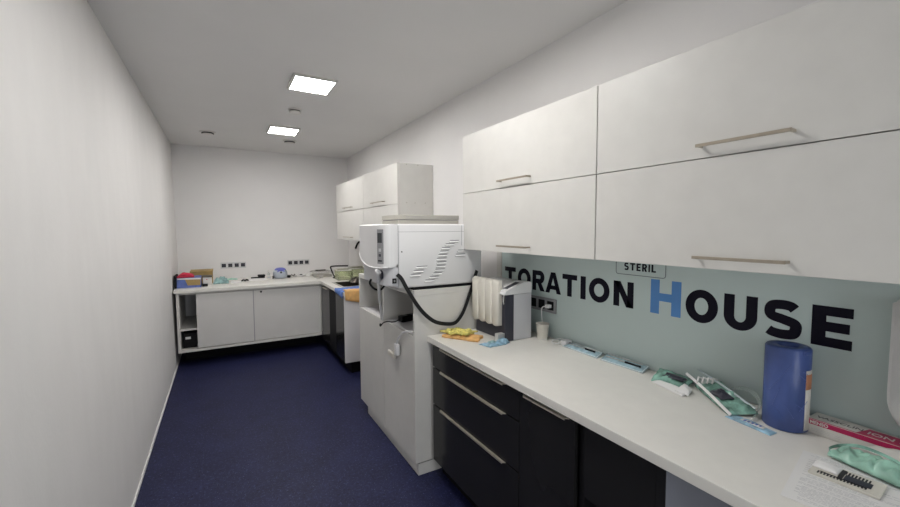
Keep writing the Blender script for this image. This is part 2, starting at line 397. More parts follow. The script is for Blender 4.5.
# door: upper cover with curved lower edge over a recessed lower front
def dpoly(): 
    left = [(2.598, 1.532), (2.600, 1.40)] + [(2.600-.0*k, 1.40) for k in range(0)]
    arc = spline([(2.600, 1.40, 0), (2.596, 1.36, 0), (2.563, 1.315, 0), (2.50, 1.289, 0), (2.43, 1.276, 0), (2.35, 1.271, 0), (2.24, 1.274, 0), (2.16, 1.282, 0)], 6)
    return left + [(p.x, p.y) for p in arc] + [(2.16, 1.532)]
P = dpoly()
def front_x(y, x0):          # plan curve of the rounded near edge
    d = max(0, (2.235-y)/.085); d2 = max(0, (y-2.57)/.03)
    return x0+.060*(1-math.sqrt(max(0, 1-min(1, d)**2)))+.012*d2*d2
def door_shell(poly, x0, xback, mname, pname, zlo=None):
    # strips between y-samples, from the curved lower edge to the top
    ys = sorted(set([round(2.150+.450*k/30, 4) for k in range(31)]+[2.155, 2.16, 2.168, 2.176]))
    arc = [p for p in poly]
    def zlow(y):
        best = None
        pts = sorted(arc[1:-1])
        if y <= pts[0][0]: return pts[0][1]
        for (a, za), (b_, zb) in zip(pts, pts[1:]):
            if a <= y <= b_ and b_ > a: best = za+(zb-za)*(y-a)/(b_-a)
        return best if best is not None else pts[-1][1]
    vs = []; fs = []
    for y in ys:
        zl = zlow(y) if zlo is None else zlo; x = front_x(y, x0); zt = 1.5325 if zlo is None else 1.30
        vs += [(x+.004, y, zl), (x, y, zl+.004), (x, y, zt-.006), (x+.006, y, zt), (xback, y, zt), (xback, y, zl)]
    n = 6
    for i in range(len(ys)-1):
        a, c = i*n, (i+1)*n
        fs += [(a+k, a+(k+1) % n, c+(k+1) % n, c+k) for k in range(n)]
    fs += [tuple(range(n)), tuple(range((len(ys)-1)*n, len(ys)*n))]
    m = MB().add(vs, fs, False); return m
dr = door_shell(P, .790, .8845, 'device', 'door').make('door', 'device', t)
MB().tube([Vector((front_x(p[0], .790)+.001, p[0], p[1]+.002)) for p in P[1:-1]], .0045, 8).make('door_edge_trim', 'device', dr)
door_shell(P, .822, .8845, 'device', 'lower_front', zlo=1.172)
lf = door_shell(P, .815, .8843, '', '', zlo=1.172)
lf.make('lower_front', 'device_g', t)
# display strip follows the rounded corner
vs = []; fs = []; ys = [2.128+.062*0]; ys = [2.172+.060*k/8 for k in range(9)]
def strip(y0, y1, z0, z1, off, name, m, parent):
    ys = [y0+(y1-y0)*k/8 for k in range(9)]; mm = MB(); vs = []; fs = []
    for y in ys:
        x = front_x(y, .790); vs += [(x-off, y, z0), (x-off, y, z1), (x+.0004, y, z1), (x+.0004, y, z0)]
    for i in range(8):
        a, c = 4*i, 4*i+4; fs += [(a+k, a+(k+1) % 4, c+(k+1) % 4, c+k) for k in range(4)]
    fs += [(0, 1, 2, 3), tuple(32+k for k in range(4))]
    return mm.add(vs, fs).make(name, m, parent)
dp = strip(2.176, 2.232, 1.303, 1.503, .0016, 'display_panel', 'displaygrey', dr)
strip(2.184, 2.224, 1.425, 1.482, .0026, 'screen', 'screen', dp)
strip(2.192, 2.212, 1.374, 1.392, .0024, 'button', 'device_g', dp)
strip(2.192, 2.212, 1.345, 1.360, .0024, 'button', 'graphite', dp)
strip(2.186, 2.220, 1.316, 1.325, .0024, 'button', 'screen', dp)
# side louvres
for x0, x1, z in ((1.225, 1.299, 1.432), (1.194, 1.267, 1.412), (1.168, 1.236, 1.390), (1.155, 1.226, 1.368), (1.143, 1.216, 1.347), (1.134, 1.212, 1.324), (1.134, 1.209, 1.302), (1.132, 1.203, 1.280), (1.122, 1.198, 1.258), (1.107, 1.177, 1.236), (1.082, 1.157, 1.216), (1.052, 1.127, 1.197), (.995, 1.077, 1.281), (.976, 1.053, 1.258), (.957, 1.033, 1.236), (1.283, 1.345, 1.371), (1.267, 1.345, 1.345)):
    lv = MB().prism([(x0+.004, z-.0028), (x1-.008, z-.0028), (x1, z+.0028), (x0+.010, z+.0028)], lambda p, h: (p[0], BY0-h, p[1]), -.001, .0006).make('louvre', 'slot', t)
    MB().prism([(0, -.0030), (.0075, -.0100), (0, -.0145)], lambda p, h: (h, BY0+.0005-p[0], z+p[1]), x0+.002, x1-.008).make('louvre_lip', 'device', lv)
se = MB().box(.8855, .8875, BY0-.0008, BY0+.002, 1.17, 1.525); se.box(.89, 1.45, BY0-.0006, BY0+.001, 1.4865, 1.4885)
se.box(1.315, 1.3175, BY0-.0008, BY0+.001, 1.40, 1.525); se.make('seam', 'slot', body)
MB().lathe([(.004, 0), (.004, -.002), (0, -.002)], (.908, BY0-.0002, 1.372), axis='y', seg=14).make('lock_screw', 'blackmat', body)
sw = MB().box(.846, .872, BY0-.006, BY0-.0008, 1.190, 1.220, .002).make('power_switch', 'blackmat', t)
MB().box(.854, .864, BY0-.0075, BY0-.0062, 1.199, 1.211, .0005).make('switch_mark', 'displaygrey', sw)
# handle recess and hanging white hose, small black hose
rc = MB().lathe([(.0, 0), (.026, 0), (.028, -.003), (.0, -.004)], (.8145, 2.232, 1.235), axis='x', seg=24)
rc.make('hose_port', 'graphite', t)
MB().tube(spline([(.806, 2.232, 1.245), (.785, 2.235, 1.262), (.79, 2.24, 1.235), (.83, 2.332, 1.150), (.89, 2.485, 1.035), (.940, 2.605, .955), (.962, 2.650, .905), (.967, 2.6655, .866)], 10), .0095).make('drain_hose', 'device', t)
MB().tube(spline([(.8125, 2.42, 1.19), (.803, 2.42, 1.165), (.815, 2.405, 1.140), (.835, 2.385, 1.125), (.860, 2.375, 1.126), (.885, 2.375, 1.150)], 10), .007).make('vent_hose', 'blackmat', t)

# strap hanging from the autoclave
sp = spline([(.872, 2.1385, 1.243), (.894, 2.124, 1.217), (.928, 2.116, 1.151), (.988, 2.114, 1.056), (1.042, 2.113, .992), (1.107, 2.113, .943), (1.184, 2.113, .921), (1.243, 2.114, .920), (1.283, 2.115, .951), (1.314, 2.116, .997), (1.345, 2.118, 1.064), (1.372, 2.122, 1.127), (1.40, 2.130, 1.19), (1.425, 2.140, 1.235)], 10)
tag(MB().ribbon(sp, .023, .0025, (0, 0, 1), (0, 1, 0)).make('carrying_strap', 'rubber'), 'black webbing strap looped down the side of the white autoclave', 'strap')

t = thing('sterilizer_tray_box', 'flat grey-beige metal box lying on top of the autoclave', 'metal box', (1.2, 2.4, BZ1))
MB().box(.942, 1.372, 2.28, 2.56, BZ1+.0008, 1.558, .002).make('base', 'beige', t)
MB().box(.946, 1.368, 2.284, 2.556, 1.5585, 1.563, .0005).make('gap_strip', 'slot', t)
MB().box(.940, 1.374, 2.278, 2.562, 1.5635, 1.592, .002).make('lid', 'beige', t)
rb = MB()
for z in (1.571, 1.580): rb.box(.99, 1.37, 2.2765, 2.2778, z, z+.002)
rb.make('groove_rib', 'slot', t)

# power strip and cables in the niche
t = thing('power_strip', 'black power strip lying in the right niche under the autoclave', 'power strip', (1.25, 2.4, .8625))
PS = Matrix.Translation((1.17, 2.56, .8628)) @ Matrix.Rotation(math.radians(12), 4, 'Z')
bd = MB().box(-.12, .12, -.026, .026, 0, .042, .004, xf=PS).make('body', 'blackmat', t)
for k in range(3):
    b = bmesh.new(); bmesh.ops.create_circle(b, cap_ends=True, segments=20, radius=.018)
    b.transform(PS @ Matrix.Translation((-.08+.066*k, 0, .0424))); MB().bm(b).make('socket', 'graphite', bd)
MB().tube(spline([(1.048, 2.53, .885), (1.02, 2.525, .874), (.995, 2.54, .870), (.972, 2.575, .868), (.960, 2.62, .850), (.958, 2.655, .826), (.958, 2.672, .818), (.958, 2.680, .828), (.958, 2.668, .834), (.958, 2.652, .826)], 8), .0042).make('cord', 'blackmat', t)
t = thing('adapter_cable', 'white cable with plug hanging over right door of autoclave cabinet', 'cable', (.96, 2.36, .68))
MB().tube(spline([(1.22, 2.30, .868), (1.06, 2.19, .870), (.99, 2.20, .878), (.962, 2.245, .872), (.955, 2.305, .835), (.955, 2.345, .795), (.956, 2.362, .765)], 8), .0065).make('cord', 'device', t)
MB().box(.944, .969, 2.343, 2.385, .695, .768, .005, 3).make('plug', 'device', t)
pl = MB().box(.948, .968, 2.385, 2.405, .69, .715, .003); pl.box(.950, .968, 2.405, 2.52, .655, .69, .006, 3)
pl.make('cover_cap', 'cream', t)

# ================================================================== near run
CF = 1.0585
w = MB().box(CF, 1.6718, -.9, 2.132, WT-.0345, WT, .0018)
tag(w.make('worktop', 'worktop'), 'long white worktop on the near black cabinets along right wall', 'worktop')
DX = 1.078
def edge_handle(y0, y1, z, parent):
    # bevelled edge pull: a slim rail whose ends are cut at a slant
    h = MB(); h.prism([(y0, DX), (y0+.012, DX-.013), (y1-.012, DX-.013), (y1, DX)], lambda p, hh: (p[1], p[0], hh), z-.001, z+.0018)
    h.box(DX-.0132, DX-.0118, y0+.012, y1-.012, z-.0065, z+.0018)
    return h.make('handle', 'steel', parent)
t = thing('drawer_cabinet', 'gloss black cabinet of three drawers beside the tall white cabinet', 'drawer cabinet', (1.37, 1.69, 0))
c = MB(); c.box(1.10, 1.66, 1.294, 1.310, .104, .822); c.box(1.10, 1.66, 2.078, 2.094, .104, .822); c.box(1.10, 1.66, 1.310, 2.078, .104, .12); c.box(1.64, 1.66, 1.31, 2.078, .12, .822); c.box(1.10, 1.14, 1.31, 2.078, .806, .822)
c.make('carcass', 'blackmat', t)
for z0, z1, hz in ((.104, .4475, .4495), (.4555, .6745, .6765), (.6825, .8105, .8125)):
    d = MB().box(DX, DX+.0195, 1.2945, 2.094, z0, z1, .001).make('drawer', 'black', t)
    edge_handle(1.385, 2.000, hz, d)
MB().box(1.14, 1.64, 1.294, 2.094, .0005, .103).make('plinth', 'plinth', t)
t = thing('door_cabinet', 'narrow gloss black cabinet with one door right of the drawers', 'cabinet', (1.37, 1.13, 0))
c = MB(); c.box(1.10, 1.66, .966, .982, .104, .822); c.box(1.10, 1.66, 1.275, 1.291, .104, .822); c.box(1.10, 1.66, .982, 1.275, .104, .12); c.box(1.64, 1.66, .982, 1.275, .12, .822); c.box(1.10, 1.14, .982, 1.275, .806, .822)
c.make('carcass', 'blackmat', t)
d = MB().box(DX, DX+.0195, .9855, 1.2915, .104, .808, .001).make('door', 'black', t)
edge_handle(1.012, 1.268, .8105, d)
MB().box(1.14, 1.64, .966, 1.291, .0005, .103).make('plinth', 'plinth', t)
t = thing('open_cabinet', 'black cabinet open below with slate grey side panel by the knee space', 'cabinet', (1.37, .81, 0))
c = MB(); c.box(1.09, 1.66, .948, .963, .104, .822); c.box(1.10, 1.66, .678, .947, .104, .12); c.box(1.64, 1.66, .678, .947, .12, .822); c.box(1.10, 1.64, .678, .947, .54, .555); c.box(1.085, 1.66, .666, .677, .104, .822)
c.make('carcass', 'blackmat', t)
MB().box(DX+.004, DX+.02, .680, .946, .556, .820, .001).make('flap_front', 'black', t)
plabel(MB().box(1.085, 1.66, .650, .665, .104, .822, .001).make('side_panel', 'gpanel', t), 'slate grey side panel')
MB().box(DX+.004, 1.0845, .650, .6795, .104, .822, .001).make('front_edge', 'black', t)
MB().box(1.14, 1.64, .651, .963, .0005, .103).make('plinth', 'plinth', t)
tag(MB().box(1.10, 1.66, -.88, -.862, .0005, .823, .001).make('support_panel', 'white'), 'white support panel under the near end of the worktop', 'panel')

# ---- glass splashback with vinyl lettering
GX = 1.6730
glass = thing('glass_splashback', 'mint glass splashback with company lettering above near worktop', 'glass panel', (1.677, .6, WT))
MB().box(GX, XR-.0006, -.9, 2.2, WT+.0008, UB-.001, .0008).make('glass_pane', 'glass', glass)
struct(MB().box(XR-.012, XR-.0006, 2.202, 2.255, WT+.3, UB-.001, .001).make('trim_1', 'white'))

def ring(cx, cy, ro, rio, ri, rii, a0, a1, n=40):
    o = [(cx+ro*math.cos(a0+(a1-a0)*k/n), cy+rio*math.sin(a0+(a1-a0)*k/n)) for k in range(n+1)]
    i = [(cx+ri*math.cos(a0+(a1-a0)*k/n), cy+rii*math.sin(a0+(a1-a0)*k/n)) for k in range(n+1)]
    return [[o[k], o[k+1], i[k+1], i[k]] for k in range(n)]
def rect(x0, x1, y0, y1): return [[(x0, y0), (x1, y0), (x1, y1), (x0, y1)]]
def stroke(pts, w):
    out = []; P = [Vector((*p, 0)) for p in pts]; L = []; R_ = []
    for i, p in enumerate(P):
        t_ = (P[min(i+1, len(P)-1)]-P[max(0, i-1)]).normalized(); nn = Vector((-t_.y, t_.x, 0))
        L.append(p+nn*w/2); R_.append(p-nn*w/2)
    for i in range(len(P)-1): out.append([(L[i].x, L[i].y), (L[i+1].x, L[i+1].y), (R_[i+1].x, R_[i+1].y), (R_[i].x, R_[i].y)])
    return out
def glyph(ch, w, h, t):
    th = t*.86
    if ch == 'T': return rect(0, w, h-th, h)+rect(w/2-t/2, w/2+t/2, 0, h-th)
    if ch == 'I': return rect(0, w, 0, h)
    if ch == 'L': return rect(0, t, 0, h)+rect(t, w, 0, th)
    if ch == 'E': return rect(0, t, 0, h)+rect(t, w, 0, th)+rect(t, w*.93, h/2-th/2, h/2+th/2)+rect(t, w, h-th, h)
    if ch == 'H': return rect(0, t, 0, h)+rect(w-t, w, 0, h)+rect(t, w-t, h/2-th/2, h/2+th/2)
    if ch == 'N': return rect(0, t, 0, h)+rect(w-t, w, 0, h)+[[(t*.1, h), (t*1.15, h), (w-t*.1, 0), (w-t*1.15, 0)]]
    if ch == 'O': return ring(w/2, h/2, w/2, h/2+.002, w/2-t, h/2-th, 0, 2*PI, 64)
    if ch == 'U': return rect(0, t, h*.40, h)+rect(w-t, w, h*.40, h)+ring(w/2, h*.40, w/2, h*.40+.002, w/2-t, h*.40+.002-th, PI, 2*PI)
    if ch == 'A': return [[(0, 0), (t, 0), (w/2+t*.30, h), (w/2-t*.52, h)], [(w, 0), (w-t, 0), (w/2-t*.30, h), (w/2+t*.52, h)]]+rect(w*.2, w*.8, h*.18, h*.18+th*.85)
    if ch == 'R':
        r = h*.32
        return rect(0, t, 0, h)+rect(t, w-r, h-th, h)+rect(t, w-r, h-2*r, h-2*r+th)+ring(w-r, h-r, r, r, r-t, r-th, -PI/2, PI/2)+[[(w-t*1.05, 0), (w+t*.10, 0), (w*.55+t*.5, h-2*r+th*.4), (w*.55-t*.55, h-2*r+th*.4)]]
    if ch == 'S':
        x0, x1 = t*.5, w-t*.5; pts = [(x1-.04*w, h*.80), (w*.70, h-th*.56), (w*.48, h-th*.46), (w*.24, h-th*.62), (x0, h*.725), (w*.22, h*.575), (w*.5, h*.51), (w*.80, h*.425), (x1, h*.28), (w*.76, th*.62), (w*.50, th*.46), (w*.25, th*.56), (x0-.02*w, h*.18)]
        sp_ = spline([(a, b, 0) for a, b in pts], 8); return stroke([(p.x, p.y) for p in sp_], t*.90)
    return []
def sign(letters, name, m, t, depth=.0009):
    mb = MB()
    for ch, ya, yb, z0, z1 in letters:
        for poly in glyph(ch, ya-yb, z1-z0, t):
            mb.prism(poly, lambda p, h: (GX-h, ya-p[0], z0+p[1]), .0002, .0002+depth)
    return mb.make(name, m, glass)
zb, zt = 1.125, 1.248
sign([('T', 2.165, 2.052, zb, zt), ('O', 2.030, 1.905, zb, zt), ('R', 1.888, 1.783, zb, zt), ('A', 1.773, 1.648, zb, zt), ('T', 1.637, 1.530, zb, zt), ('I', 1.505, 1.470, zb, zt), ('O', 1.448, 1.320, zb, zt), ('N', 1.296, 1.186, zb, zt)], 'lettering', 'ink', .033)
sign([('O', .943, .818, zb-.003, zt+.005), ('U', .797, .686, zb-.003, zt+.005), ('S', .667, .556, zb-.003, zt+.005), ('E', .533, .434, zb-.003, zt+.005)], 'lettering', 'ink', .036)
plabel(sign([('H', 1.100, .963, 1.124, 1.276)], 'lettering', 'inkblue', .041), 'sky-blue capital H')
# STERIL tag outline and text
ol = MB(); y0, y1, z0, z1 = 1.284, 1.033, 1.284, 1.372; r = .012; pts = [(y0, z1)]
pts += [(y0-r+r*math.cos(a), z0+r+r*math.sin(a)) for a in [0-PI/2*k/6 for k in range(7)]]
pts += [(y1+r-r*math.sin(a), z0+r-r*math.cos(a)) for a in [PI/2*k/6 for k in range(7)]]
pts += [(y1, z1)]
for poly in stroke(pts, .0035): ol.prism(poly, lambda p, h: (GX-h, p[0], p[1]), .0002, .0009)
ol.make('sign_outline', 'outline', glass)
sw_ = [('S', .024), ('T', .026), ('E', .021), ('R', .024), ('I', .007), ('L', .021)]; y = 1.239; L = []
for ch, wd in sw_:
    L.append((ch, y, y-wd, 1.305, 1.340)); y -= wd+.0075
sign(L, 'sign_lettering', 'ink', .0085, .0007)

# three-gang socket on the glass
t = thing('socket_plate', 'grey three-socket plate on mint glass behind the paper cup', 'power socket', (GX, 1.795, 1.05))
MB().box(GX-.009, GX-.0006, 1.678, 1.912, 1.008, 1.092, .003).make('frame', 'displaygrey', t)
for k in range(3):
    c = 1.795+(k-1)*.074
    s = MB().box(GX-.0115, GX-.0092, c-.026, c+.026, 1.025, 1.077, .001).make('socket', 'blackmat', t)

# ---- white counter device with ribbed tank
t = thing('ribbed_tank_dispenser', 'white counter-top device with ribbed front tank and dark stripe by the glass', 'dispenser', (1.48, 1.95, WT))
y0, y1 = 1.782, 2.098
b = MB(); b.prism([(1.402, .862), (1.568, .862), (1.568, 1.190), (1.50, 1.190), (1.402, 1.140)], lambda p, h: (p[0], h, p[1]), y0+.004, y1)
b.make('body', 'silver', t)
MB().box(1.440, 1.569, y0-.002, y0+.0038, .862, 1.128, .001).make('side_panel', 'device_g', t)
MB().box(1.378, 1.4385, y0-.002, y0+.0038, .862, 1.128, .001).make('dark_stripe', 'graphite', t)
MB().box(1.392, 1.4015, y0+.0045, y1, .862, 1.12, .001).make('dark_front', 'graphite', t)
h = MB(); h.prism([(1.372, 1.130), (1.384, 1.152), (1.512, 1.196), (1.569, 1.192), (1.569, 1.130)], lambda p, h_: (p[0], h_, p[1]), y0-.003, y0+.075)
hd = h.make('control_head', 'device', t)
ang = math.atan2(.044, .128)
MB().box(-.05, .045, -.018, .018, 0, .0012, xf=Matrix.Translation((1.452, y0+.034, 1.1763)) @ Matrix.Rotation(-ang, 4, 'Y')).make('control_display', 'graphite', hd)
rb = MB(); n = 4; ya, yb = 1.829, 2.106
pts = []
for k in range(n):
    c0 = ya+(yb-ya)*k/n; wd = (yb-ya)/n
    for j in range(9):
        u = j/8; pts.append((c0+wd*u, 1.358+.010*(1-(math.sin(PI*u))**.5)))
zl, zh = .945, 1.205
vs = []; fs = []
prof = []
for (yy, xx) in pts:
    bump = .012*math.sin(PI*((yy-ya)/(yb-ya)*n % 1))
    vs += [(xx+.010, yy, zl-bump*.6), (xx, yy, zl+.012-bump*.6), (xx, yy, zh-.014), (xx+.016, yy, zh), (1.3915, yy, zh+.002), (1.3915, yy, zl-bump*.6)]
N = len(pts)
for i in range(N-1):
    a, c = i*6, i*6+6; fs += [(a+k, a+(k+1) % 6, c+(k+1) % 6, c+k) for k in range(6)]
fs += [tuple(range(6)), tuple((N-1)*6+k for k in range(6))]
tk = MB().add(vs, fs, True).make('ribbed_tank', 'cream', t)
for md_ in ():
    pass
tk.data.polygons.foreach_set('use_smooth', [len(p.vertices) == 4 for p in tk.data.polygons])
MB().tube(spline([(1.396, 1.815, 1.13), (1.386, 1.806, 1.115), (1.384, 1.806, 1.09), (1.392, 1.812, 1.072)], 6), .004).make('tank_handle', 'device', t)
MB().box(1.345, 1.3915, 1.80, 1.835, .8615, .905, .002).make('drip_foot', 'silver', t)

# ---- cloths and packets
t = thing('cleaning_cloth', 'folded orange cleaning cloth on worktop corner beside the strap', 'cloth', (1.2, 2.0, WT))
MB().sheet([(1.115, 2.06, WT+.0006), (1.245, 1.855, WT+.0006), (1.335, 1.93, WT+.0006), (1.20, 2.105, WT+.0006)], 30, 20, .010, .008, .012, 26, 3, .012).make('folded_cloth', 'orange', t)
t = thing('yellow_cloth', 'crumpled yellow-green cloth lying on the folded orange cloth', 'cloth', (1.2, 2.03, WT+.03))
MB().sheet([(1.128, 2.062, WT+.026), (1.215, 1.915, WT+.028), (1.300, 1.975, WT+.028), (1.21, 2.100, WT+.026)], 44, 36, .004, .008, .026, 34, 5, .035).make('crumpled_cloth', 'yellow', t)
t = thing('glove_packet', 'small crumpled pale blue packet in front of the ribbed device', 'packet', (1.3, 1.78, WT))
MB().sheet([(1.225, 1.815, WT+.0006), (1.245, 1.738, WT+.0006), (1.345, 1.742, WT+.0006), (1.332, 1.80, WT+.0006)], 20, 14, .003, .010, .014, 38, 8, .008).make('packet', 'cyan', t)
MB().sheet([(1.262, 1.788, WT+.016), (1.270, 1.758, WT+.016), (1.300, 1.762, WT+.016), (1.296, 1.786, WT+.016)], 8, 6, .003, .006, .004, 60, 2).make('printed_patch', 'teal', t)
MB().sheet([(1.330, 1.812, WT+.0006), (1.348, 1.738, WT+.0006), (1.392, 1.757, WT+.0006), (1.382, 1.790, WT+.0006)], 14, 12, .004, .022, .012, 40, 4, .006).make('packet_end', 'cyan', t)

t = thing('paper_cup', 'white paper cup under the socket on mint glass', 'cup', (1.605, 1.722, WT))
MB().lathe([(.0, .0012), (.0255, .0012), (.027, .0), (.0285, .012), (.0375, .090), (.039, .0915), (.0385, .0935), (.0365, .0925), (.028, .012), (0, .011)], (1.605, 1.722, WT+.0006), 32).make('cup_body', 'cream', t)
MB().lathe([(.0282, 0), (.0292, .008)], (1.605, 1.722, WT+.002), 32).make('base_band', 'boxwhite', t)
t = thing('phone_charger_cable', 'white charging cable plugged into the three-socket plate behind cup', 'cable', (1.63, 1.69, .95))
MB().box(1.632, 1.660, 1.706, 1.736, 1.040, 1.060, .004).make('plug', 'device', t)
MB().tube(spline([(1.634, 1.722, 1.050), (1.622, 1.738, 1.046), (1.622, 1.750, 1.030), (1.628, 1.755, .99), (1.640, 1.757, .93), (1.650, 1.745, .885), (1.650, 1.70, .868), (1.630, 1.665, .8655), (1.600, 1.640, .8655), (1.588, 1.612, .8655), (1.600, 1.592, .868), (1.617, 1.598, .876)], 10), .0032).make('cord', 'device', t)
MB().tube(spline([(1.620, 1.660, .8655), (1.650, 1.625, .880), (1.648, 1.59, .878), (1.628, 1.592, .874)], 8), .0032).make('cord', 'device', t)
t = thing('charger_block', 'small white charger block at the end of the white cable', 'charger', (1.63, 1.565, WT))
MB().box(1.612, 1.662, 1.548, 1.588, WT+.0008, WT+.028, .004, 3).make('block', 'device', t)
MB().box(1.634, 1.648, 1.5472, 1.5479, WT+.010, WT+.018).make('port', 'graphite', t)

# two blue instrument pouches against the glass
def pouch(name, label, cat, Q, film, seal, inner, th=.003, seed=1, group=None, tools=()):
    c = sum((Vector(q) for q in Q), Vector())/4; t = thing(name, label, cat, c, group)
    MB().sheet(Q, 26, 10, th, .007, .004, 26, seed).make('film', film, t)
    Q = [Vector(q) for q in Q]
    def at(u, v, dz): 
        p = Q[0]*(1-u)*(1-v)+Q[1]*u*(1-v)+Q[2]*u*v+Q[3]*(1-u)*v; return Vector((p.x, p.y, p.z+dz))
    ed = MB()
    ed.tube([at(k/12, .02, th) for k in range(13)], .0028, 6); ed.tube([at(k/12, .98, th) for k in range(13)], .0028, 6); ed.tube([at(.985, k/6, th) for k in range(7)], .0028, 6)
    ed.make('sealed_edge', seal, t)
    for u0, u1, v0, v1, r, m, nm in tools:
        MB().tube([at(u0+(u1-u0)*k/10, v0+(v1-v0)*k/10, th+.010) for k in range(11)], r, 8).make(nm, m, t)
    return t
tl = ((.08, .58, .40, .45, .0028, 'steel2', 'instrument'), (.58, .86, .45, .48, .0045, 'blackmat', 'instrument_grip'), (.10, .9, .68, .70, .0022, 'steel2', 'instrument'))
pouch('sterilization_pouch', 'clear blue sterilization pouch beside the charger block against the glass', 'pouch',
      [(1.600, 1.560, WT+.0008), (1.592, 1.322, WT+.0008), (1.652, 1.336, WT+.012), (1.664, 1.545, WT+.012)], 'pouchblue', 'pouchseal', None, seed=3, group='clear blue pouches', tools=tl)
tl2 = ((.08, .55, .34, .36, .0028, 'steel2', 'instrument'), (.55, .90, .36, .38, .0048, 'blackmat', 'instrument_grip'), (.06, .9, .66, .70, .003, 'steel2', 'instrument'))
pouch('sterilization_pouch', 'larger clear blue sterilization pouch with black-gripped instrument below the blue H', 'pouch',
      [(1.590, 1.300, WT+.0008), (1.598, 1.080, WT+.0008), (1.662, 1.092, WT+.014), (1.666, 1.315, WT+.016)], 'pouchblue', 'pouchseal', None, seed=6, group='clear blue pouches', tools=tl2)

# green pouches between the blue ones and the roll
t = thing('green_pouch', 'torn green and white pouch lying left of the crossed clear one', 'pouch', (1.59, .94, WT), 'green pouches')
MB().sheet([(1.555, 1.010, WT+.0008), (1.575, .885, WT+.0008), (1.665, .89, WT+.020), (1.667, 1.045, WT+.022)], 26, 16, .003, .006, .016, 34, 12, .006).make('film', 'green', t)
MB().sheet([(1.545, 1.000, WT+.0008), (1.504, .850, WT+.0008), (1.545, .845, WT+.012), (1.575, .990, WT+.006)], 18, 8, .002, .006, .006, 20, 4).make('paper_side', 'paper', t)
MB().sheet([(1.515, .885, WT+.012), (1.525, .838, WT+.004), (1.575, .850, WT+.012), (1.585, .888, WT+.022)], 14, 10, .002, .006, .010, 30, 7, .006).make('torn_flap', 'paper', t)
MB().sheet([(1.596, .985, WT+.022), (1.592, .900, WT+.024), (1.625, .898, WT+.028), (1.632, .985, WT+.028)], 14, 10, .002, .005, .010, 45, 9, .008).make('dark_insert', 'graphite', t)
pg = [(1.628, .870, WT+.010), (1.490, .685, WT+.0010), (1.560, .625, WT+.012), (1.660, .79, WT+.045)]
t = thing('green_pouch', 'open green pouch with long white plastic edges leaning beside the blue roll', 'pouch', (1.58, .75, WT), 'green pouches')
MB().sheet(pg, 30, 18, .003, .004, .018, 34, 15).make('film', 'green', t)
Q = [Vector(p) for p in pg]
def rail(a, b, w_, name, m):
    MB().ribbon(spline([a, (Vector(a)+Vector(b))/2+Vector((0, 0, .004)), b], 8), w_, .004, (.72, -.35, .6)).make(name, m, t)
rail((1.618, .900, WT+.056), (1.480, .672, WT+.010), .010, 'plastic_edge', 'paper')
rail((1.667, .880, WT+.068), (1.575, .640, WT+.020), .007, 'plastic_edge', 'pouchseal')
MB().sheet([(1.570, .785, WT+.028), (1.545, .735, WT+.024), (1.575, .708, WT+.030), (1.605, .760, WT+.040)], 14, 12, .003, .008, .012, 45, 3, .008).make('dark_insert', 'graphite', t)
for k in range(4):
    MB().tube([(1.575+.012*k, .835-.012*k, WT+.048), (1.590+.012*k, .838-.012*k, WT+.066), (1.600+.012*k, .828-.012*k, WT+.060)], .0035, 8).make('peg', 'paper', t)
t = thing('clear_film_strip', 'curl of clear plastic film arched between green pouch and blue roll', 'plastic film', (1.60, .67, WT))
MB().ribbon(spline([(1.655, .755, WT+.036), (1.655, .715, WT+.052), (1.640, .672, WT+.050), (1.605, .640, WT+.030), (1.540, .625, WT+.014), (1.500, .622, WT+.004)], 8), .016, .0012, (.6, -.3, .7)).make('film_curl', 'film', t)
t = thing('blue_sachet', 'flat pale blue sachet with white label in front of the blue roll', 'sachet', (1.49, .62, WT))
qs = [(1.470, .684, WT+.0008), (1.452, .548, WT+.0008), (1.490, .545, WT+.0008), (1.515, .672, WT+.0008)]
MB().sheet(qs, 22, 8, .002, .006, .003, 24, 21).make('film', 'cyan', t)
MB().sheet([(1.474, .640, WT+.0085), (1.464, .572, WT+.0085), (1.480, .570, WT+.0088), (1.492, .636, WT+.0088)], 10, 4, .0012, .001).make('label_patch', 'boxwhite', t)
pr = MB()
for k in range(5): pr.box(1.470, 1.480, .580+.011*k, .586+.011*k, WT+.0108, WT+.0118)
pr.make('label_print', 'bluebox', t)

# ---- blue roll
t = thing('wrapping_roll', 'tall royal blue plastic-wrapped roll standing before the glass', 'roll', (1.5755, .5575, WT))
R0 = .0592; RH = .266
MB().lathe([(0, .0), (R0-.004, .0), (R0, .004), (R0, RH-.006), (R0-.005, RH), (.030, RH+.001), (.024, RH-.010), (.024, RH-.016), (0, RH-.016)], (1.5755, .5575, WT+.0006), 64).make('roll_body', 'rollblue', t)
wr = MB(); random.seed(4)
for k in range(9):
    a0 = math.radians(150+random.random()*95); z0 = WT+.06+random.random()*.16; a1 = a0+.25+.3*random.random(); z1 = z0+random.uniform(-.05, .07)
    pts = [(1.5755+(R0+.0003)*math.cos(a0+(a1-a0)*j/8), .5575+(R0+.0003)*math.sin(a0+(a1-a0)*j/8), z0+(z1-z0)*j/8) for j in range(9)]
    wr.tube(pts, .0008, 6)
wr.make('crease_highlight', 'crease_glint', t)  # thin lighter lines paint the highlights along the wrap wrinkles
